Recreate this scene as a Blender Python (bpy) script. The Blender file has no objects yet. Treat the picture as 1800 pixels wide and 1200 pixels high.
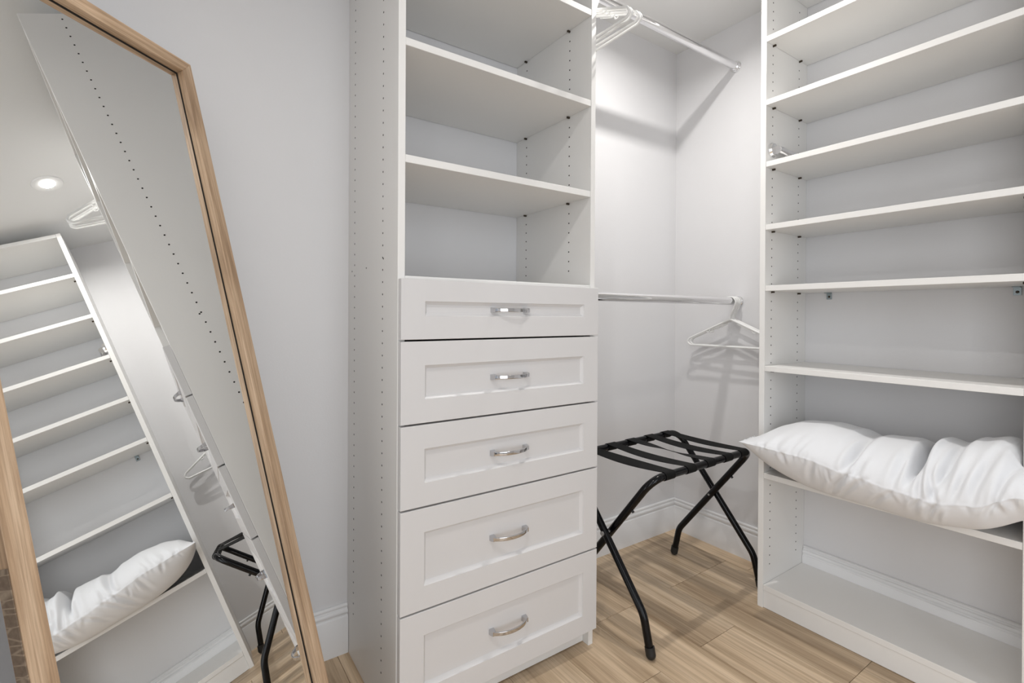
import bpy, bmesh, math, random
from mathutils import Vector, Matrix
rnd = random.Random(7)
S = bpy.context.scene
C = S.collection

# ------------------------------------------------------------------ camera, world, lights, exposure
def make_camera():
    yaw, pitch, roll = (math.radians(a) for a in (56.7245, -0.206, 0.2902))
    fwd = Vector((math.cos(yaw)*math.cos(pitch), math.sin(yaw)*math.cos(pitch), math.sin(pitch)))
    right = Vector((math.sin(yaw), -math.cos(yaw), 0)); up = right.cross(fwd)
    c, s = math.cos(roll), math.sin(roll)
    r2 = c*right + s*up; u2 = -s*right + c*up
    cam = bpy.data.cameras.new('camera'); o = bpy.data.objects.new('camera', cam); C.objects.link(o)
    cam.sensor_width = 36; cam.lens = 850.12/1800*36
    cam.shift_x = (900-864.65)/1800; cam.shift_y = (557.09-600)/1800
    cam.clip_start = 0.02
    m = Matrix((r2, u2, -fwd)).transposed().to_4x4(); m.translation = Vector((-2.0837, -1.5128, 1.0503))
    o.matrix_world = m; S.camera = o
make_camera()
S.view_settings.view_transform = 'Standard'; S.view_settings.look = 'None'
S.view_settings.gamma = 1; S.view_settings.use_curve_mapping = False
S.view_settings.exposure = 0.04
W = bpy.data.worlds.new('world'); S.world = W; W.use_nodes = True
W.node_tree.nodes['Background'].inputs[0].default_value = (0.86, 0.92, 1.0, 1)
W.node_tree.nodes['Background'].inputs[1].default_value = 0.5

X0, Y0 = -2.445, -2.80                                   # far sides of the room
DX0, DX1 = -2.3, -1.15                                   # unseen opening added opposite the drawers to let fill light in
DY0, DY1 = -2.65, -1.50                                  # unseen doorway added in the left wall to let fill light in
H = 2.35                                   # ceiling height
LAMPS = [(-0.63, -0.530, 7.8), (-2.15, -1.3, 7.0)]
def area(name, loc, rot, shape, size, energy, col, sy=None, spread=math.pi):
    l = bpy.data.lights.new(name, 'AREA'); l.shape = shape; l.size = size
    if sy: l.size_y = sy
    l.energy = energy; l.color = col; l.spread = spread
    o = bpy.data.objects.new(name, l); C.objects.link(o); o.location = loc; o.rotation_euler = rot
    return o
# added area lights outside the two invented openings, filling the closet evenly
area('doorway_fill', (X0-.75, (DY0+DY1)/2, 1.2), (math.radians(90), 0, math.radians(-90)), 'RECTANGLE', 1.5, 30, (0.98, 0.99, 1.0), 2.2)
area('opening_fill', ((DX0+DX1)/2, Y0-.8, 1.2), (math.radians(90), 0, 0), 'RECTANGLE', 1.5, 29, (0.93, 0.965, 1.0), 2.2)

# ------------------------------------------------------------------ materials
def mat(name, col, rough=.5, metal=0, **k):
    m = bpy.data.materials.new(name); m.use_nodes = True
    b = m.node_tree.nodes['Principled BSDF']
    b.inputs['Base Color'].default_value = (*col, 1); b.inputs['Roughness'].default_value = rough
    b.inputs['Metallic'].default_value = metal
    for kk, v in k.items(): b.inputs[kk].default_value = v
    return m
def nt(m): return m.node_tree.nodes, m.node_tree.links, m.node_tree.nodes['Principled BSDF']
def soft_noise(m, c1, c2, scale, bump=0, bscale=None, coord='Object'):
    n, l, b = nt(m)
    tc = n.new('ShaderNodeTexCoord'); no = n.new('ShaderNodeTexNoise'); no.inputs['Scale'].default_value = scale
    no.inputs['Detail'].default_value = 4
    l.new(tc.outputs[coord], no.inputs['Vector'])
    mx = n.new('ShaderNodeMix'); mx.data_type = 'RGBA'
    mx.inputs[6].default_value = (*c1, 1); mx.inputs[7].default_value = (*c2, 1)
    l.new(no.outputs['Fac'], mx.inputs[0]); l.new(mx.outputs[2], b.inputs['Base Color'])
    if bump:
        n2 = n.new('ShaderNodeTexNoise'); n2.inputs['Scale'].default_value = bscale; n2.inputs['Detail'].default_value = 3
        l.new(tc.outputs[coord], n2.inputs['Vector'])
        bp = n.new('ShaderNodeBump'); bp.inputs['Strength'].default_value = bump; bp.inputs['Distance'].default_value = .002
        l.new(n2.outputs['Fac'], bp.inputs['Height']); l.new(bp.outputs['Normal'], b.inputs['Normal'])
    return m
M = {}
M['wall'] = soft_noise(mat('wall_paint', (.78, .78, .79), .55), (.725, .722, .733), (.74, .736, .743), 2, .12, 180)
M['ceiling'] = soft_noise(mat('ceiling_paint', (.8, .8, .79), .8), (.79, .79, .78), (.8, .8, .79), 2, .1, 150)
M['trim'] = mat('trim_paint', (.80, .80, .805), .3)
M['melamine'] = soft_noise(mat('white_melamine', (.76, .76, .745), .38), (.815, .805, .785), (.835, .825, .805), 3, .05, 400)
M['lacquer'] = mat('drawer_lacquer', (.70, .69, .69), .35)
M['gapdark'] = mat('dark_recess', (.012, .010, .009), .8)
M['chrome'] = mat('chrome', (.86, .86, .87), .07, 1)
M['handle'] = mat('handle_chrome', (.60, .60, .615), .10, 1)
M['satin'] = mat('satin_steel', (.62, .63, .64), .28, 1)
M['pinmetal'] = mat('bronze_pin', (.06, .045, .03), .4, .6)
M['zinc'] = mat('zinc_bracket', (.33, .38, .40), .35, 1)
M['hole'] = mat('hole_shade', (.02, .018, .015), .9)
M['black'] = mat('black_enamel', (.002, .002, .003), .14, 0, **{'Specular IOR Level': .28})
M['web'] = mat('black_webbing', (.004, .004, .004), .7, 0, **{'Specular IOR Level': .2})
M['rubber'] = mat('black_rubber', (.01, .01, .01), .5)
M['hanger'] = mat('white_plastic', (.82, .82, .81), .3)
M['glass'] = mat('mirror_silver', (.945, .955, .948), 0.0, 1)
M['cloth'] = soft_noise(mat('pillow_cotton', (.85, .86, .88), .9), (.79, .80, .825), (.81, .82, .84), 5, .25, 900)
M['cloth'].node_tree.nodes['Principled BSDF'].inputs['Sheen Weight'].default_value = .15
M['lens'] = mat('lamp_lens', (1, 1, 1), .5)
bb = M['lens'].node_tree.nodes['Principled BSDF']
bb.inputs['Emission Color'].default_value = (1, .97, .92, 1); bb.inputs['Emission Strength'].default_value = 8
M['lamptrim'] = mat('lamp_trim', (.82, .82, .81), .35)
M['door'] = mat('door_paint', (.78, .78, .78), .35)

def wood(name, light, mid, dark, axis_scale, rough=.45, rand_amp=.0, streak=1.0, bump=.15):
    """procedural grain running along local X (long axis); Object Info random shifts it per piece"""
    m = mat(name, mid, rough); n, l, b = nt(m)
    tc = n.new('ShaderNodeTexCoord'); oi = n.new('ShaderNodeObjectInfo')
    mu = n.new('ShaderNodeMath'); mu.operation = 'MULTIPLY'; mu.inputs[1].default_value = 37.0
    l.new(oi.outputs['Random'], mu.inputs[0])
    cmb = n.new('ShaderNodeCombineXYZ')
    for i in range(3): l.new(mu.outputs[0], cmb.inputs[i])
    ad = n.new('ShaderNodeVectorMath'); ad.operation = 'ADD'
    l.new(tc.outputs['Object'], ad.inputs[0]); l.new(cmb.outputs[0], ad.inputs[1])
    def noise(scale, vec, det=5, dist=0.0, rough_=.55):
        mp = n.new('ShaderNodeMapping'); mp.inputs['Scale'].default_value = vec
        l.new(ad.outputs[0], mp.inputs['Vector'])
        t = n.new('ShaderNodeTexNoise'); t.inputs['Scale'].default_value = scale; t.inputs['Detail'].default_value = det
        t.inputs['Distortion'].default_value = dist; t.inputs['Roughness'].default_value = rough_
        l.new(mp.outputs[0], t.inputs['Vector']); return t
    a = noise(axis_scale, (.06, 1, 1), 5, .6)
    f = noise(axis_scale*7, (.025, 1, 1), 4, .2, .65)
    rp = n.new('ShaderNodeValToRGB'); cr = rp.color_ramp
    cr.elements[0].position = .30; cr.elements[0].color = (*dark, 1)
    cr.elements[1].position = .68; cr.elements[1].color = (*light, 1)
    e = cr.elements.new(.48); e.color = (*mid, 1)
    l.new(a.outputs['Fac'], rp.inputs['Fac'])
    rp2 = n.new('ShaderNodeValToRGB'); c2 = rp2.color_ramp
    c2.elements[0].position = .33; c2.elements[0].color = (.62, .58, .54, 1)
    c2.elements[1].position = .60; c2.elements[1].color = (1, 1, 1, 1)
    l.new(f.outputs['Fac'], rp2.inputs['Fac'])
    mx = n.new('ShaderNodeMix'); mx.data_type = 'RGBA'; mx.blend_type = 'MULTIPLY'; mx.inputs[0].default_value = streak
    l.new(rp.outputs['Color'], mx.inputs[6]); l.new(rp2.outputs['Color'], mx.inputs[7])
    out = mx.outputs[2]
    if rand_amp:
        mr = n.new('ShaderNodeMapRange'); mr.inputs['To Min'].default_value = 1-rand_amp; mr.inputs['To Max'].default_value = 1+rand_amp*.6
        l.new(oi.outputs['Random'], mr.inputs['Value'])
        hs = n.new('ShaderNodeHueSaturation'); l.new(mr.outputs[0], hs.inputs['Value']); l.new(out, hs.inputs['Color'])
        out = hs.outputs['Color']
    l.new(out, b.inputs['Base Color'])
    bp = n.new('ShaderNodeBump'); bp.inputs['Strength'].default_value = bump; bp.inputs['Distance'].default_value = .0015
    l.new(f.outputs['Fac'], bp.inputs['Height']); l.new(bp.outputs['Normal'], b.inputs['Normal'])
    return m
M['oak'] = wood('oak_frame', (.70, .52, .36), (.54, .375, .24), (.34, .22, .13), 48, .45, .06, .85)
M['plank'] = wood('floor_plank', (.84, .665, .475), (.68, .515, .345), (.38, .265, .16), 14, .42, .16, .85, .1)
def worn():
    m = mat('worn_edge', (.12, .08, .05), .7); n, l, b = nt(m)
    tc = n.new('ShaderNodeTexCoord'); mp = n.new('ShaderNodeMapping'); mp.inputs['Scale'].default_value = (70, 16, 16)
    v = n.new('ShaderNodeTexVoronoi'); v.feature = 'DISTANCE_TO_EDGE'; v.inputs['Scale'].default_value = 1.0
    no = n.new('ShaderNodeTexNoise'); no.inputs['Scale'].default_value = 160
    l.new(tc.outputs['Object'], mp.inputs[0]); l.new(mp.outputs[0], v.inputs['Vector']); l.new(tc.outputs['Object'], no.inputs['Vector'])
    r = n.new('ShaderNodeValToRGB'); r.color_ramp.elements[0].position = .015; r.color_ramp.elements[0].color = (.36, .29, .21, 1)
    r.color_ramp.elements[1].position = .07; r.color_ramp.elements[1].color = (.11, .075, .05, 1)
    l.new(v.outputs['Distance'], r.inputs[0])
    mx = n.new('ShaderNodeMix'); mx.data_type = 'RGBA'; l.new(no.outputs['Fac'], mx.inputs[0])
    l.new(r.outputs[0], mx.inputs[6]); mx.inputs[7].default_value = (.24, .18, .13, 1)
    l.new(mx.outputs[2], b.inputs['Base Color']); return m
M['worn'] = worn()

# ------------------------------------------------------------------ mesh helpers
def box(bm, x0, x1, y0, y1, z0, z1, bev=0.0, seg=1):
    if x0 > x1: x0, x1 = x1, x0
    if y0 > y1: y0, y1 = y1, y0
    if z0 > z1: z0, z1 = z1, z0
    vs = [bm.verts.new(p) for p in ((x0,y0,z0),(x1,y0,z0),(x1,y1,z0),(x0,y1,z0),(x0,y0,z1),(x1,y0,z1),(x1,y1,z1),(x0,y1,z1))]
    fs = [bm.faces.new([vs[i] for i in f]) for f in ((0,3,2,1),(4,5,6,7),(0,1,5,4),(1,2,6,5),(2,3,7,6),(3,0,4,7))]
    if bev:
        es = list({e for f in fs for e in f.edges})
        bmesh.ops.bevel(bm, geom=es, offset=bev, segments=seg, affect='EDGES', profile=.7)
def frame_axes(d):
    d = d.normalized(); a = Vector((0, 0, 1)) if abs(d.z) < .9 else Vector((1, 0, 0))
    u = d.cross(a).normalized(); v = d.cross(u).normalized(); return u, v
def cyl(bm, a, b, r, n=20, r2=None, cap=True):
    a, b = Vector(a), Vector(b); u, v = frame_axes(b-a); r2 = r if r2 is None else r2
    A = [bm.verts.new(a+r*(math.cos(t)*u+math.sin(t)*v)) for t in (2*math.pi*i/n for i in range(n))]
    B = [bm.verts.new(b+r2*(math.cos(t)*u+math.sin(t)*v)) for t in (2*math.pi*i/n for i in range(n))]
    for i in range(n): bm.faces.new((A[i], A[(i+1) % n], B[(i+1) % n], B[i]))
    if cap: bm.faces.new(A[::-1]); bm.faces.new(B)
def fillet(pts, r, seg=8):
    pts = [Vector(p) for p in pts]; out = [pts[0]]
    for i in range(1, len(pts)-1):
        rr = r[i-1] if isinstance(r, (list, tuple)) else r
        p, a, b = pts[i], (pts[i-1]-pts[i]), (pts[i+1]-pts[i])
        la, lb = a.length, b.length; a.normalize(); b.normalize()
        ang = a.angle(b); t = min(rr/max(math.tan(ang/2), 1e-4), la*.49, lb*.49); r_ = t*math.tan(ang/2)
        if ang > 3.1: out.append(p); continue
        c = p+(a+b).normalized()*(r_/math.sin(ang/2)); s = p+a*t-c; e = p+b*t-c; w = s.angle(e)
        for k in range(seg+1):
            f = k/seg; out.append(c+(s*math.sin((1-f)*w)+e*math.sin(f*w))/math.sin(w))
    out.append(pts[-1]); return out
def sweep(bm, pts, r, n=12, cap=True, flat=None):
    """round tube along pts; flat=(w,h,up) gives an elliptical/flat section instead"""
    pts = [Vector(p) for p in pts]; m = len(pts); rings = []
    tang = [(pts[min(i+1, m-1)]-pts[max(i-1, 0)]).normalized() for i in range(m)]
    u, v = frame_axes(tang[0])
    if flat: v = (flat[2]-tang[0]*flat[2].dot(tang[0])).normalized(); u = v.cross(tang[0]).normalized()
    for i in range(m):
        if i:
            q = tang[i-1].rotation_difference(tang[i]); u = q @ u; v = q @ v
        ring = []
        for k in range(n):
            t = 2*math.pi*(k+.5)/n
            if flat: 
                ca, sa = math.cos(t), math.sin(t)
                su = math.copysign(abs(ca)**.35, ca)*flat[0]/2; sv = math.copysign(abs(sa)**.35, sa)*flat[1]/2
                ring.append(bm.verts.new(pts[i]+su*u+sv*v))
            else: ring.append(bm.verts.new(pts[i]+r*(math.cos(t)*u+math.sin(t)*v)))
        rings.append(ring)
    for i in range(m-1):
        for k in range(n): bm.faces.new((rings[i][k], rings[i][(k+1) % n], rings[i+1][(k+1) % n], rings[i+1][k]))
    if cap: bm.faces.new(rings[0][::-1]); bm.faces.new(rings[-1])
def obj(name, bm, m, parent=None, smooth=True, angle=35, kind=None):
    bmesh.ops.recalc_face_normals(bm, faces=bm.faces)
    me = bpy.data.meshes.new(name); bm.to_mesh(me); bm.free(); me.materials.append(m)
    if smooth:
        for p in me.polygons: p.use_smooth = True
        try: me.set_sharp_from_angle(angle=math.radians(angle))
        except Exception: pass
    o = bpy.data.objects.new(name, me); C.objects.link(o)
    if parent: o.parent = parent
    if kind: o['kind'] = kind
    return o
def thing(name, label, cat, loc=(0, 0, 0), rotz=0, group=None):
    o = bpy.data.objects.new(name, None); C.objects.link(o); o.location = loc; o.rotation_euler = (0, 0, rotz)
    o.empty_display_size = .1; o['label'] = label; o['category'] = cat
    if group: o['group'] = group
    return o
def struct(name, bm, m, label=None, cat=None, smooth=False):
    o = obj(name, bm, m, None, smooth); o['kind'] = 'structure'
    if label: o['label'] = label; o['category'] = cat or 'structure'
    return o
N = bmesh.new

# ------------------------------------------------------------------ dimensions (metres; corner of the two far walls is the origin)
T = .019
XL, XR, D, DF = -1.6287, -0.9606, .3994, .4178         # drawer tower
Ht = 2.245
GAPS = [1.1385, .9872, .7797, .5721, .315, .0577]
CS = [2.0024, 1.7151, 1.427]                             # undersides of the tower shelves
DB, YL, YR = .3058, .5761, 1.2328                        # open shelf unit on the right wall
Hu = 2.284
US = [2.0392, 1.8113, 1.5889, 1.3625, 1.1432, .8543, .468]
BT, BH = .015, .15

# ------------------------------------------------------------------ structure
def build_room():
    t = .1
    b = N(); box(b, X0-t, t, 0, t, -.05, H+.05); struct('wall_back', b, M['wall'], 'white painted wall behind the drawer tower', 'wall')
    b = N(); box(b, 0, t, Y0-t, 0, -.05, H+.05); struct('wall_right', b, M['wall'], 'white painted wall behind the open shelf unit', 'wall')
    dz = 2.05
    def ushape(b, pts, xa, xb):
        A = [b.verts.new((xa, y, z)) for y, z in pts]; B = [b.verts.new((xb, y, z)) for y, z in pts]
        n = len(pts); b.faces.new(A); b.faces.new(B[::-1])
        for i in range(n): b.faces.new((A[i], A[(i+1) % n], B[(i+1) % n], B[i]))
    b = N(); ushape(b, [(Y0-t, -.05), (DY0, -.05), (DY0, dz), (DY1, dz), (DY1, -.05), (0, -.05), (0, H+.05), (Y0-t, H+.05)], X0-t, X0)
    struct('wall_left', b, M['wall'], 'white painted wall at the left, behind the oak framed mirror', 'wall')
    b = N(); ushape(b, [(DY0-.07, 0), (DY0, 0), (DY0, dz), (DY1, dz), (DY1, 0), (DY1+.07, 0), (DY1+.07, dz+.07), (DY0-.07, dz+.07)], X0+.0003, X0+.018)
    struct('trim_1', b, M['trim'], 'white casing around the added unseen doorway', 'trim')
    b = N(); pts = [(X0, -.05), (DX0, -.05), (DX0, dz), (DX1, dz), (DX1, -.05), (0, -.05), (0, H+.05), (X0, H+.05)]
    def vshape(b, pts, ya, yb):
        A = [b.verts.new((x, ya, z)) for x, z in pts]; B = [b.verts.new((x, yb, z)) for x, z in pts]
        n = len(pts); b.faces.new(A); b.faces.new(B[::-1])
        for i in range(n): b.faces.new((A[i], A[(i+1) % n], B[(i+1) % n], B[i]))
    vshape(b, pts, Y0-t, Y0); struct('wall_front', b, M['wall'], 'white wall opposite the drawer tower', 'wall')
    b = N(); vshape(b, [(DX0-.07, 0), (DX0, 0), (DX0, dz), (DX1, dz), (DX1, 0), (DX1+.07, 0), (DX1+.07, dz+.07), (DX0-.07, dz+.07)], Y0+.0003, Y0+.018)
    struct('trim_2', b, M['trim'], 'white casing around the added unseen opening in the wall opposite the drawers', 'trim')
    b = N(); box(b, X0-t, t, Y0-t, t, H, H+.1); struct('ceiling', b, M['ceiling'], 'plain white ceiling', 'ceiling')
    # floor: slab with separate planks
    b = N(); box(b, X0-1.0, t, Y0-1.0, t, -.06, -.012)
    fl = struct('floor', b, M['gapdark'], 'light oak plank floor', 'floor')
    wp = .196
    known = {0: [-.33], 1: [-.332, -.92], 2: [-.597], 3: [-.332], 4: [-.597]}
    col = -1; x = -.094
    cols = [(-.094+.0, 0.0, -1)]
    xx = -.094; k = 0
    while xx > X0:
        cols.append((max(xx-wp, X0), xx, k)); xx -= wp; k += 1
    for x0, x1, k in cols:
        cuts = sorted(known.get(k, []), reverse=True)
        if not cuts: cuts = [-rnd.uniform(.15, 1.0)]
        y = cuts[-1]
        while y > Y0-.1: y -= rnd.choice((.59, .92, 1.18)); cuts.append(max(y, Y0-.1))
        ys = [0.0]+cuts
        for a, c in zip(ys[:-1], ys[1:]):
            if a-c < .01: continue
            L, Wd = (a-c)/2-.0006, (x1-x0)/2-.0006
            b = N(); box(b, -L, L, -Wd, Wd, -.011, 0, .0008)
            p = obj('plank', b, M['plank'], fl, False)
            p.location = ((x0+x1)/2, (a+c)/2, 0); p.rotation_euler = (0, 0, math.radians(90) if rnd.random() < .5 else math.radians(-90))
    # skirting with a moulded top, swept along each wall in stretches between the furniture
    prof = [(0, 0), (BT, 0), (BT, .112), (BT-.001, .1145), (BT-.0045, .1165), (BT-.0045, .121), (BT-.002, .1245), (BT-.0015, .130), (BT-.0035, .134),
            (BT-.0075, .1355), (BT-.008, .140), (BT-.006, .1435), (BT-.0065, .147), (BT-.010, BH), (0, BH)]
    def skirt(b, p0, p1, nrm, m0=0, m1=0):
        # m0/m1 = mitre (+1: face end shifts outwards along the run by profile depth)
        p0, p1, nrm = Vector(p0), Vector(p1), Vector(nrm); d = (p1-p0).normalized()
        A = [b.verts.new(p0+nrm*q+Vector((0, 0, z))+d*(m0*q)) for q, z in prof]
        B = [b.verts.new(p1+nrm*q+Vector((0, 0, z))-d*(m1*q)) for q, z in prof]
        n = len(prof)
        for i in range(n): b.faces.new((A[i], A[(i+1) % n], B[(i+1) % n], B[i]))
        b.faces.new(A[::-1]); b.faces.new(B)
    e = .0006
    runs = [('baseboard_back', 'back wall, left of the drawer tower', (X0, -e, 0), (XL-.001, -e, 0), (0, -1, 0), 1, 0),
            ('baseboard_back', 'back wall behind the luggage rack', (XR+.001, -e, 0), (0, -e, 0), (0, -1, 0), 0, 1),
            ('baseboard_right', 'right wall behind the luggage rack', (-e, 0, 0), (-e, -YL+.001, 0), (-1, 0, 0), 1, 0),
            ('baseboard_right', 'right wall inside the open shelf unit', (-e, -YL-T-.001, 0), (-e, -YR+.001, 0), (-1, 0, 0), 0, 0),
            ('baseboard_right', 'right wall between the shelf unit and the front corner', (-e, -YR-T-.001, 0), (-e, Y0, 0), (-1, 0, 0), 0, 1),
            ('baseboard_left', 'left wall behind the leaning mirror', (X0+e, DY1+.071, 0), (X0+e, 0, 0), (1, 0, 0), 0, 1),
            ('baseboard_front', 'wall opposite the drawer tower', (DX1+.071, Y0+e, 0), (0, Y0+e, 0), (0, 1, 0), 0, 1)]
    for nm, wh, p0, p1, nr, m0, m1 in runs:
        b = N(); skirt(b, p0, p1, nr, m0, m1); struct(nm, b, M['trim'], 'white moulded baseboard along the '+wh, 'baseboard', True)
build_room()

# ------------------------------------------------------------------ recessed ceiling lights
def downlight(x, y, watts, label):
    t = thing('ceiling_light', label, 'ceiling light', (x, y, H), 0, None)
    b = N(); n = 40; prof = [(.028, -.001), (.040, -.003), (.046, -.0055), (.055, -.005), (.058, -.0005)]
    rings = [[b.verts.new((r*math.cos(2*math.pi*i/n), r*math.sin(2*math.pi*i/n), z)) for i in range(n)] for r, z in prof]
    for A, B in zip(rings[:-1], rings[1:]):
        for i in range(n): b.faces.new((A[i], A[(i+1) % n], B[(i+1) % n], B[i]))
    obj('trim_ring', b, M['lamptrim'], t)
    b = N(); cyl(b, (0, 0, -.0035), (0, 0, -.0005), .0275, 40); obj('lens', b, M['lens'], t, False)
    l = area('lamp_light', (0, 0, -.008), (0, 0, 0), 'DISK', .045, watts, (1, .975, .945), None, math.radians(160)); l.parent = t
    return t
downlight(*LAMPS[0], 'small round recessed ceiling light above the luggage rack, seen in the mirror')
downlight(*LAMPS[1], 'unseen round recessed ceiling light filling the left side of the closet')  # out-of-view lamp, placed and powered as fill for the left side


# ------------------------------------------------------------------ melamine parts
def holes(parent, pts, nrm, r=.0026):
    """shelf-pin holes as solid dark discs, the hole shade put into the colour"""
    b = N(); nrm = Vector(nrm)
    for p in pts: cyl(b, Vector(p)-nrm*.004, Vector(p)+nrm*.0003, r, 8)
    return obj('pin_holes', b, M['hole'], parent, False, kind='stuff')
def shelf_pins(parent, pts, d):
    d = Vector(d)
    for p in pts:
        b = N(); p = Vector(p)
        box(b, *sorted((p.x-.003*(d.x == 0), p.x+(d.x*.011 if d.x else .003))), *sorted((p.y-.003*(d.y == 0), p.y+(d.y*.011 if d.y else .003))), p.z-.0062, p.z-.0002, .0008)
        obj('shelf_pin', b, M['pinmetal'], parent, False)

def build_tower():
    t = thing('drawer_tower', 'tall white closet tower with open shelves above five drawers', 'cabinet', (0, 0, 0))
    g = .0005
    for s, (x0, x1) in enumerate(((XL, XL+T), (XR-T, XR))):
        b = N(); box(b, x0, x1, -D, -g, 0, Ht, .0007)
        p = obj('side_panel', b, M['melamine'], t, False)
        zf = 1.8397+.032*12; pts = []
        for i in range(70):
            z = zf-.032*i
            if z < .1: continue
            pts.append((z, -.2977)); 
        pb = [(zf-.032*i, -.0623) for i in range(66) if zf-.032*i > .14]
        allp = pts+pb
        if s == 0:
            extra = [(1.1826, -.1688), (1.1825, -.0374), (1.1965, -.303)]
            holes(p, [(XL, y, z) for z, y in allp+extra], (-1, 0, 0))
            holes(p, [(XL+T, y, z) for z, y in allp if z > GAPS[0]+.03], (1, 0, 0))
        else:
            holes(p, [(XR-T, y, z) for z, y in allp if z > GAPS[0]+.03], (-1, 0, 0))
            holes(p, [(XR, y, z) for z, y in allp], (1, 0, 0))
    xi0, xi1 = XL+T+g, XR-T-g
    def sh(z, name='shelf', y0=-D+.001, th=T, pins=False):
        b = N(); box(b, xi0, xi1, y0, -.002, z, z+th, .0007); o = obj(name, b, M['melamine'], t, False)
        if pins: shelf_pins(o, [(XR-T, -.2977-.0, z), (XR-T, -.0623, z)], (-1, 0, 0)); shelf_pins(o, [(XL+T, -.2977, z), (XL+T, -.0623, z)], (1, 0, 0))
        return o
    for z in CS: sh(z, pins=True)
    sh(Ht-T, 'top_panel'); sh(GAPS[0]-.0105, 'deck_panel'); sh(.062, 'bottom_panel')
    b = N(); box(b, xi0, xi1, -.375, -.357, .003, .0615, .0005); obj('toe_kick', b, M['melamine'], t, False)
    # drawers: recessed-panel fronts with a bow handle each
    names = ['top', 'second', 'third', 'fourth', 'bottom']
    for k in range(5):
        z1, z0 = GAPS[k]-(.0023 if k else 0), GAPS[k+1]+.0023
        a0, a1 = XL+.002, XR-.002; yf, yb = -DF, -D-.0007
        b = N()
        rz = .060 if k else .0545
        i0, i1, j0, j1 = a0+.0635, a1-.0595, z0+(.0585 if k else .0575), z1-rz+.0005
        bv, dp, ed = .0085, .0105, .0013
        def loop(x0, x1, zz0, zz1, y): return [b.verts.new(p) for p in ((x0, y, zz0), (x1, y, zz0), (x1, y, zz1), (x0, y, zz1))]
        L = [loop(a0, a1, z0, z1, yb), loop(a0, a1, z0, z1, yf+ed), loop(a0+ed*.35, a1-ed*.35, z0+ed*.35, z1-ed*.35, yf+ed*.35), loop(a0+ed, a1-ed, z0+ed, z1-ed, yf),
             loop(i0, i1, j0, j1, yf), loop(i0+.0012, i1-.0012, j0+.0012, j1-.0012, yf+.0035), loop(i0+bv, i1-bv, j0+bv, j1-bv, yf+dp)]
        for A, B in zip(L[:-1], L[1:]):
            for i in range(4): b.faces.new((A[i], A[(i+1) % 4], B[(i+1) % 4], B[i]))
        b.faces.new(L[-1]); b.faces.new(L[0][::-1])
        d = obj('drawer', b, M['lacquer'], t, False)
        b = N(); box(b, xi0+.006, xi1-.006, -D+.001, -.03, z0-.0002, z1+.0002); obj('drawer_box', b, M['gapdark'], d, False)  # box coloured near black to paint in the shade of the drawer gaps
        # bow handle, flat chrome bar curving out horizontally, feet on the recessed panel
        xc, zc = -1.3, (j0+j1)/2-.001; yp = yf+dp; w = .0625
        b = N(); pts = []
        for i in range(25):
            s = i/24*2-1
            pts.append((xc+s*(w-.004), yp-.013-.019*(1-abs(s)**2.2), zc))
        sweep(b, pts, 0, 16, True, (.0045, .0105, Vector((0, 0, 1))))
        for s in (-1, 1):
            cx = xc+s*(w-.007)
            vs = []
            for (hw, hh, y) in ((.0075, .0072, yp-.0003), (.0068, .0066, yp-.009), (.0045, .0055, yp-.0165)):
                vs.append([b.verts.new(p) for p in ((cx-hw, y, zc-hh), (cx+hw, y, zc-hh), (cx+hw, y, zc+hh), (cx-hw, y, zc+hh))])
            for A, B in zip(vs[:-1], vs[1:]):
                for i in range(4): b.faces.new((A[i], A[(i+1) % 4], B[(i+1) % 4], B[i]))
            b.faces.new(vs[0][::-1]); b.faces.new(vs[-1])
        hdl = obj('handle', b, M['handle'], d, True, 40); hdl['label'] = 'chrome bow handle'
build_tower()

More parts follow.
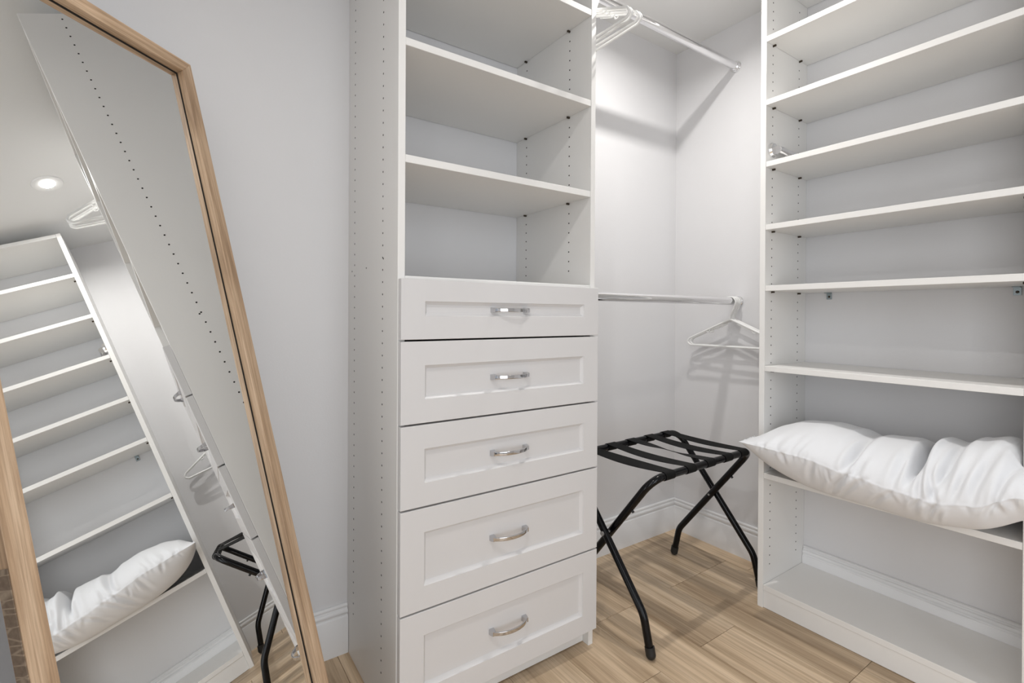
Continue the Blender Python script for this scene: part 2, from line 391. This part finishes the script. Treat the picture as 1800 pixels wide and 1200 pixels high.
def build_unit():
    t = thing('shelf_unit', 'wide white open shelf unit standing against the right wall, pillow on its low shelf', 'shelf', (0, 0, 0))
    g = .0005
    for s, (y0, y1) in enumerate(((-YL-T, -YL), (-YR-T, -YR))):
        b = N(); box(b, -DB, -g, y0, y1, 0, Hu, .0007)
        p = obj('side_panel', b, M['melamine'], t, False)
        yy, nn = ((-YL-T), (0, -1, 0)) if s == 0 else (-YR, (0, 1, 0))
        pts = [(x, yy, z) for x in (-.2602, -.0647) for z in [2.1943-.032*i+.032*2 for i in range(67)] if .11 < z < Hu-.04]
        holes(p, pts, nn)
    yi0, yi1 = -YR+g, -YL-T-g
    def sh(z, name='shelf', x0=-DB+.001, pins=False):
        b = N(); box(b, x0, -.0025, yi0, yi1, z, z+T, .0007); o = obj(name, b, M['melamine'], t, False)
        if pins:
            shelf_pins(o, [(-.2602, -YL-T, z), (-.0647, -YL-T, z)], (0, -1, 0)); shelf_pins(o, [(-.2602, -YR, z), (-.0647, -YR, z)], (0, 1, 0))
        return o
    for i, z in enumerate(US): sh(z, pins=(i != 6))
    sh(Hu-T, 'top_panel')
    b = N(); box(b, -DB+.001, -BT-.002, yi0, yi1, .065, .065+T, .0007); obj('base_shelf', b, M['melamine'], t, False)
    b = N(); box(b, -DB+.004, -DB+.004+.016, yi0, yi1, .0015, .0648, .0005); obj('toe_kick', b, M['melamine'], t, False)
    # small L brackets screwed to the wall under the fifth shelf
    for y in (-.6785, -1.17):
        b = N(); box(b, -.0035, -.0006, y-.0085, y+.0085, US[4]-.026, US[4]-.0005, .0004); box(b, -.024, -.0035, y-.0085, y+.0085, US[4]-.003, US[4]-.0005, .0004)
        o = obj('bracket', b, M['zinc'], t, False); o['label'] = 'small zinc angle bracket under a shelf'
        b = N(); cyl(b, (-.0035, y, US[4]-.016), (-.0055, y, US[4]-.016), .0042, 12, .003); obj('screw', b, M['pinmetal'], o)
    # chrome pull-out valet rod on the inner face of the left panel
    yv, zv = -YL-T, 1.655
    b = N(); cyl(b, (-.262, yv-.019, zv-.001), (-.03, yv-.038, zv-.024), .0150, 28)
    v = obj('valet_rod', b, M['chrome'], t); v['label'] = 'short chrome rod held in a round flange'
    b = N(); cyl(b, (-.268, yv-.0006, zv), (-.268, yv-.006, zv), .0270, 32); cyl(b, (-.268, yv-.006, zv), (-.268, yv-.013, zv), .0255, 32, .022)
    obj('flange', b, M['chrome'], v)
build_unit()

# ------------------------------------------------------------------ closet rods and hangers
ROD_Y = (-.305, -.323); ROD_Z = (2.16, 1.117)
def closet_rod(y, z, label):
    t = thing('closet_rod', label, 'closet rod', (XR, y, z), 0)
    L = -XR
    b = N(); cyl(b, (.003, 0, 0), (L-.003, 0, 0), .0165, 32); obj('tube', b, M['chrome'], t)
    for xa, s in ((.0006, 1), (L-.0006, -1)):
        b = N(); cyl(b, (xa, 0, 0), (xa+s*.003, 0, 0), .0235, 32); cyl(b, (xa+s*.003, 0, 0), (xa+s*.014, 0, 0), .0205, 32, .0195)
        obj('flange', b, M['chrome'], t)
closet_rod(ROD_Y[0], ROD_Z[0], 'upper chrome closet rod running from the drawer tower to the right wall')
closet_rod(ROD_Y[1], ROD_Z[1], 'lower chrome closet rod at drawer height between tower and right wall')

def hanger_parts(t):
    # lies in the local YZ plane, origin at the centre of the rod it hangs from
    r = .0042; b = N()
    body = [(0, .004, -.080), (0, .196, -.168), (0, .208, -.186), (0, .190, -.199), (0, -.190, -.199), (0, -.208, -.186), (0, -.196, -.168), (0, -.004, -.080)]
    sweep(b, fillet(body, [.012, .009, .012, .012, .009, .012], 5), r, 10)
    cyl(b, (0, .006, -.0805), (0, -.006, -.0805), r, 10)
    obj('frame', b, M['hanger'], t)
    b = N(); R = .0245; zc = .0168-R+.0024
    pts = [Vector((0, 0, -.080)), Vector((0, -.0015, -.062)), Vector((0, -.009, -.045)), Vector((0, -.016, -.033))]
    for i in range(15):
        a = math.radians(-62-i*(225/14)); pts.append(Vector((0, math.cos(a)*0+R*math.sin(a)*1.0, zc-R*0+R*math.cos(a)*-1.0)) if False else Vector((0, -R*math.cos(math.radians(-38+i*225/14)), zc+R*math.sin(math.radians(-38+i*225/14)))))
    sweep(b, pts, 0, 12, True, (.0048, .0125, Vector((1, 0, 0))))
    obj('hook', b, M['hanger'], t)
    for s in (-1, 1):
        b = N()
        sweep(b, fillet([(0, s*.092, -.118), (0, s*.098, -.137), (0, s*.110, -.137), (0, s*.112, -.130)], .006, 4), .0022, 8)
        sweep(b, [(0, s*.030, -.100), (0, s*.085, -.125)], .0016, 6)
        obj('notch', b, M['hanger'], t)
def copy_tree(o, parent=None):
    c = o.copy(); C.objects.link(c)
    if parent: c.parent = parent
    for ch in [x for x in C.objects if x.parent == o]: copy_tree(ch, c)
    return c
def hangers():
    lower = [(-.030, 'white plastic hanger on the lower rod, hard against the right wall', .01), (-.047, 'white plastic hanger on the lower rod, between two others', -.015),
             (-.062, 'white plastic hanger on the lower rod, outermost from the right wall', .02)]
    upper = [(-.935, 'white plastic hanger on the upper rod, hard against the drawer tower', 0.02), (-.915, 'white plastic hanger on the upper rod, second from the drawer tower', -.02),
             (-.897, 'white plastic hanger on the upper rod, third from the drawer tower', .03), (-.876, 'white plastic hanger on the upper rod, farthest from the drawer tower', -.01)]
    first = None
    for lst, i, grp in ((lower, 1, 'hangers on the lower closet rod'), (upper, 0, 'hangers on the upper closet rod')):
        for x, lab, a in lst:
            if first is None:
                first = thing('clothes_hanger', lab, 'hanger'); hanger_parts(first); o = first
            else: o = copy_tree(first)
            o.location = (x, ROD_Y[i], ROD_Z[i]+.0002); o.rotation_euler = (0, 0, a); o['label'] = lab; o['group'] = grp
hangers()

# ------------------------------------------------------------------ folding luggage rack
def luggage_rack():
    t = thing('luggage_rack', 'black folding luggage rack with five webbing straps and crossed tube legs', 'luggage rack', (-.5351, -.357, 0), .0263)
    wA, wB, bA, bB, h, kA, kB, zk, fA, fB = .3003, .3330, .1603, .1772, .5378, .1484, .1547, .1252, .172, .1827
    r = .0125
    def tube(w, yb, yk, yf):
        P = [(-w, yf, .012), (-w, yk, zk), (-w, yb, h), (w, yb, h), (w, yk, zk), (w, yf, .012)]
        b = N(); sweep(b, fillet(P, [.09, .055, .055, .09], 10), r, 18)
        f = obj('tube_frame', b, M['black'], t, True, 60)
        for x in (-w, w):
            d = (Vector((x, yk, zk))-Vector((x, yf, .0))).normalized(); a = Vector((x, yf, .016))
            b = N(); cyl(b, a+d*.0, a+d*.022, .0152, 20); bmesh.ops.create_uvsphere(b, u_segments=16, v_segments=8, radius=.0155, matrix=Matrix.Translation(a))
            obj('foot_cap', b, M['rubber'], f)
    tube(wA, -bA, kA, fA); tube(wB, bB, -kB, -fB)
    # pivot bolts where the legs cross, stop pegs under the upper legs
    for s in (-1, 1):
        u = (bA)/(bA+kA) if False else None
        # crossing of the two leg lines in side view
        m1 = (kA+bA)/(zk-h); m2 = (-kB-bB)/(zk-h)
        z = h+( bB+bA)/(m1-m2); y = -bA+m1*(z-h)
        b = N(); cyl(b, (s*(wA-.018), y, z), (s*(wB+.017), y, z), .004, 12); cyl(b, (s*(wB+.0125), y, z), (s*(wB+.017), y, z), .0075, 14)
        obj('pivot_bolt', b, M['satin'], t)
    for s in (-1, 1):
        z = h-.115; y = -bA+(kA+bA)*(h-z)/(h-zk)
        b = N(); cyl(b, (s*wA, y, z), (s*wA, y-.014, z-.012), .0045, 10); obj('stop_peg', b, M['rubber'], t)
        y = bB-(kB+bB)*(h-z)/(h-zk)
        b = N(); cyl(b, (s*wB, y, z), (s*wB, y+.014, z-.012), .0045, 10); obj('stop_peg', b, M['rubber'], t)
    # straps: a loop of webbing round each top bar
    xs = [(-.222, -.232), (-.104, -.108), (.012, .010), (.125, .128), (.232, .238)]
    for i, (xa, xb) in enumerate(xs):
        b = N(); w = .0240; th = .0016; R = r+.0012; n = 30
        path = []
        for k in range(19):                     # wrap round the near bar (A)
            a = math.radians(-40+ -k*14); path.append((-bA+R*math.sin(a)*1.0, h+R*math.cos(a), xa))
        path = []
        for k in range(20):
            a = math.radians(300-k*15.8); path.append((-bA-R*math.sin(a-math.pi)*-1, h+R*math.cos(a), xa))
        sag = .006+.003*(i % 2)
        for k in range(1, n):
            f = k/n; y = -bA+(bA+bB)*f; path.append((y, h+R-.0-sag*math.sin(math.pi*f)*1.0-.0006, xa+(xb-xa)*f))
        for k in range(20):
            a = math.radians(k*15.8); path.append((bB+R*math.sin(a), h+R*math.cos(a), xb))
        rows = []
        for j, (y, z, x) in enumerate(path):
            f = min(max((y+bA)/(bA+bB), 0), 1); tw = 0.0
            if i == 2 and 20 <= j < 20+n: tw = -.34*math.exp(-((f-.45)/.2)**2)
            if i != 2 and 20 <= j < 20+n: tw = (.12+.10*(i == 0))*math.sin(math.pi*f)
            # tangent
            p0 = path[max(j-1, 0)]; p1 = path[min(j+1, len(path)-1)]
            ty, tz = p1[0]-p0[0], p1[1]-p0[1]; l = math.hypot(ty, tz) or 1; nv = Vector((0, -tz/l, ty/l))
            wd = Vector((1, 0, 0))*math.cos(tw)+nv*math.sin(tw); nn = nv*math.cos(tw)-Vector((1, 0, 0))*math.sin(tw)
            c = Vector((x, y, z))
            rows.append([b.verts.new(c+wd*w+nn*th/2), b.verts.new(c-wd*w+nn*th/2), b.verts.new(c-wd*w-nn*th/2), b.verts.new(c+wd*w-nn*th/2)])
        for A, B in zip(rows[:-1], rows[1:]):
            for q in range(4): b.faces.new((A[q], A[(q+1) % 4], B[(q+1) % 4], B[q]))
        b.faces.new(rows[0][::-1]); b.faces.new(rows[-1])
        obj('strap', b, M['web'], t, True, 50)
luggage_rack()

# ------------------------------------------------------------------ leaning mirror
def floor_mirror():
    az, el, dd = math.radians(-45.1512), math.radians(14.6054), .8916
    n = Vector((math.cos(az)*math.cos(el), math.sin(az)*math.cos(el), math.sin(el)))
    e = Vector((-n.y, n.x, 0)).normalized(); u = n.cross(e).normalized()
    if u.z < 0: u = -u
    # local frame: x = e (width), y = u (height), z = n (out of the glass)
    org = -dd*n
    rot = Matrix((e, u, n)).transposed().to_4x4()
    e0, e1, u1 = -2.0865, -1.5725, 1.920
    # lowest point of the front lower edge rests on the floor
    fd, bk, w = .0167, -.008, .029
    u0 = (-(org.z)-bk*n.z*1.0)/u.z if False else (-(org.z+bk*n.z))/u.z
    t = thing('floor_mirror', 'large oak framed mirror leaning back across the left corner', 'mirror')
    base = org+e*((e0+e1)/2)+u*u0
    m = rot.copy(); m.translation = base; t.matrix_world = m
    hw = (e1-e0)/2; hh = u1-u0
    def member(name, a, b_, c, d):
        """mitred bar; a,b outer corners, c,d inner corners (2D), grain along a->b"""
        A, B = Vector((*a, 0)), Vector((*b_, 0)); L = B-A; mid = (A+B)/2
        ang = math.atan2(L.y, L.x); R = Matrix.Rotation(-ang, 4, 'Z')
        bm = N(); q = [R @ (Vector((*p, 0))-mid) for p in (a, b_, d, c)]
        lo = [bm.verts.new((p.x, p.y, bk)) for p in q]; hi = [bm.verts.new((p.x, p.y, fd)) for p in q]
        bm.faces.new(lo[::-1]); bm.faces.new(hi)
        for i in range(4): bm.faces.new((lo[i], lo[(i+1) % 4], hi[(i+1) % 4], hi[i]))
        bmesh.ops.recalc_face_normals(bm, faces=bm.faces)
        bmesh.ops.bevel(bm, geom=list(bm.edges), offset=.0006, segments=1, affect='EDGES')
        o = obj(name, bm, M['oak'], t, False); o.location = mid; o.rotation_euler = (0, 0, ang); return o
    member('frame_rail', (-hw, hh), (hw, hh), (-hw+w, hh-w), (hw-w, hh-w))
    member('frame_rail', (-hw, 0), (hw, 0), (-hw+w, w), (hw-w, w))
    ls = member('frame_stile', (-hw, 0), (-hw, hh), (-hw+w, w), (-hw+w, hh-w))
    member('frame_stile', (hw, 0), (hw, hh), (hw-w, w), (hw-w, hh-w))
    g = .0042
    bm = N(); box(bm, -hw+w+g, hw-w-g, w+g, hh-w-g, -.004, 0); gl = obj('mirror_glass', bm, M['glass'], t, False)
    bm = N(); ax, ay, g2 = hw-w+.0008, None, .0042
    A = [(-ax, w-.0008), (ax, w-.0008), (ax, hh-w+.0008), (-ax, hh-w+.0008)]; B = [(-ax+g2, w+g2), (ax-g2, w+g2), (ax-g2, hh-w-g2), (-ax+g2, hh-w-g2)]
    va = [bm.verts.new((*p, .0006)) for p in A]; vb = [bm.verts.new((*p, .0006)) for p in B]; vc = [bm.verts.new((*p, -.004)) for p in B]
    for i in range(4): bm.faces.new((va[i], va[(i+1) % 4], vb[(i+1) % 4], vb[i])); bm.faces.new((vb[i], vb[(i+1) % 4], vc[(i+1) % 4], vc[i]))
    obj('groove_shade', bm, M['gapdark'], t, False)  # flush black strip stands in for the shaded groove round the glass
    bm = N(); box(bm, -hw+w-.004, hw-w+.004, w-.004, hh-w+.004, -.0075, -.0045); obj('backing_board', bm, M['gapdark'], t, False)
    # scuffed dark veneer band on the outer side of the left stile
    bm = N(); box(bm, -hh/2+.02, hh/2-.93, -.0002, .0012, -.005, .0145, .0003)
    o = obj('worn_edge', bm, M['worn'], t, False); o.location = (-hw, hh/2, 0); o.rotation_euler = (0, 0, math.radians(90)); o['label'] = 'scuffed dark veneer edge'
floor_mirror()

# ------------------------------------------------------------------ pillow
def lerp_tab(tab, x):
    if x <= tab[0][0]: return tab[0][1]
    for (a, va), (b, vb) in zip(tab[:-1], tab[1:]):
        if x <= b:
            f = (x-a)/(b-a); f = f*f*(3-2*f); return va+(vb-va)*f
    return tab[-1][1]
def pillow():
    y0, y1 = -.583, -1.297
    shelf = US[6]+T
    # tables by distance along the shelf (metres from y=0, positive to the right of the photo)
    seam_z = [(.583, .617), (.64, .615), (.766, .6095), (.919, .588), (1.0, .576), (1.095, .568), (1.16, .582), (1.255, .632), (1.297, .655)]
    top_z = [(.583, .618), (.60, .655), (.65, .680), (.715, .691), (.785, .695), (.85, .689), (.895, .672), (.94, .684), (.994, .687), (1.03, .675), (1.043, .645), (1.058, .680), (1.076, .703), (1.105, .697), (1.151, .722), (1.20, .735), (1.25, .735), (1.275, .71), (1.297, .655)]
    NS, NT = 260, 150
    bm = N(); grid = []
    rn = random.Random(3)
    # creases: (y_centre, ring angle centre, length along ring, width along y, slant, depth)  ring angle: 0 seam -> +1 back over the top, -1 back underneath
    cr = [(.745, .10, .16, .010, .05, .004), (.765, .09, .14, .008, .07, .004), (.70, .12, .14, .012, .06, .003), (.905, .24, .22, .011, .02, .014), (.925, .12, .13, .010, .03, .008),
          (.893, .10, .12, .009, .05, .004), (1.015, .22, .2, .010, .03, .008), (1.043, .38, .22, .012, .0, .022), (1.035, .2, .2, .007, .02, .006), (1.06, .22, .22, .007, -.02, .008),
          (1.085, .12, .12, .007, -.05, .008), (1.10, .18, .14, .007, .05, .008), (1.115, .3, .2, .010, .02, .010), (1.14, .14, .12, .008, .06, .006), (1.18, .22, .2, .009, .07, .007), (1.215, .12, .16, .008, .05, .006),
          (1.235, .3, .15, .012, .05, .006), (.80, -.10, .12, .008, .10, .004), (.872, -.12, .16, .010, .16, .008), (.90, -.14, .16, .008, .2, .005), (.97, -.15, .12, .008, .18, .005),
          (1.055, -.08, .1, .007, .08, .006), (1.088, -.10, .13, .008, .08, .008), (1.10, -.14, .10, .006, .08, .005), (1.20, -.06, .09, .007, .07, .005), (.66, .05, .08, .009, .03, .004), (.72, -.05, .06, .007, .0, .004)]
    for i in range(22): cr.append((rn.uniform(.64, 1.26), rn.choice((1, -1))*rn.uniform(.03, .09), .07, rn.uniform(.004, .007), rn.uniform(-.06, .06), rn.uniform(.001, .0026)))
    from mathutils import noise
    for i in range(NS+1):
        s = i/NS; y = y0+(y1-y0)*s; a = -y
        edge = min(s, 1-s)*2                     # 0 at the ends, 1 in the middle
        q = (1-(1-edge)**5.5)
        endf = max(q, 0)**.5                     # thickness envelope towards the closed ends
        zs = lerp_tab(seam_z, a)
        # plan outline: the long edge bows in a little between the corners
        xf = -.448+.016*math.sin(math.pi*s); xb = -.030-.010*math.sin(math.pi*s)
        row = []
        for k in range(NT):
            th = 2*math.pi*k/NT                 # 0 at front seam, pi at back seam
            c, sn = math.cos(th), math.sin(th)
            rr = th/math.pi if th <= math.pi else (th-2*math.pi)/math.pi
            eb = max(1-(1-edge)**2.4, 0)**.55
            x = (xf+xb)/2-(xb-xf)/2*math.copysign(abs(c)**.9, c)
            fr = (x-xf)/(xb-xf)
            f = min(max((x+.40)/.085, 0), 1); f = f*f*(3-2*f)      # behind the shelf edge the pillow is squeezed between the panels
            yq = y+(-.598+(-YR+.0015+.598)*s-y)*f
            a = -yq; zt = lerp_tab(top_z, a)
            et = endf if s < .5 else endf+(max(1-(1-edge)**(5.5+22*f), 0)**.5-endf)*f
            base = zs+(.60-zs)*fr
            prof = max(1-abs(2*fr-1)**2.3, 0)**.62
            if sn >= 0:
                top = zt-base
                z = base+max(top, .004)*prof*(et if zt-base > .02 else 1)
            else:
                bot = base-(shelf+.001)
                z = base-bot*prof*eb*1.03
            # little overhang droop in front of the shelf edge
            if sn < 0 and x < -DB: z -= .020*endf*math.sin(min((-DB-x)/.135, 1)**.7*math.pi)
            p = Vector((x, yq, z))
            # outward direction in the cross section
            nrm = Vector((-c*.8, 0, sn*1.0)); nrm.normalize()
            disp = 0.0
            for (cy, cr_, ln, wd, sl, dp) in cr:
                dr = rr-cr_
                if abs(dr) > ln*1.6: continue
                dy = a-cy-sl*dr*1.5
                g = math.exp(-(dy/wd)**2)*math.exp(-(dr/ln)**2*1.6)
                disp -= 1.45*dp*g
                g2 = math.exp(-((abs(dy)-wd*1.9)/wd)**2)*math.exp(-(dr/ln)**2*1.6)
                disp += dp*.6*g2
            disp += .0035*noise.noise(Vector((x*9, y*11, z*9)))*endf
            # puckers along the seam
            sd = abs(rr)
            if sd < .10: disp += .0012*math.sin(a*260+3*math.sin(a*41))*math.exp(-(sd/.05)**2)*endf
            # piping ridge
            if sd < .02: disp += .0016*(1-sd/.02)
            p += nrm*disp
            if p.x > -DB-.004: p.z = max(p.z, shelf+.0008)
            if sn < 0 and p.x <= -DB-.004: p.z = max(p.z, shelf-.026)
            row.append(p)
        grid.append(row)
    V = [[bm.verts.new(p) for p in row] for row in grid]
    for i in range(NS):
        for k in range(NT): bm.faces.new((V[i][k], V[i][(k+1) % NT], V[i+1][(k+1) % NT], V[i+1][k]))
    bm.faces.new(V[0][::-1]); bm.faces.new(V[-1])
    o = obj('pillow', bm, M['cloth'], None, True, 180)
    o['label'] = 'plump white bed pillow, creased, overhanging the low shelf of the shelf unit'; o['category'] = 'pillow'
pillow()
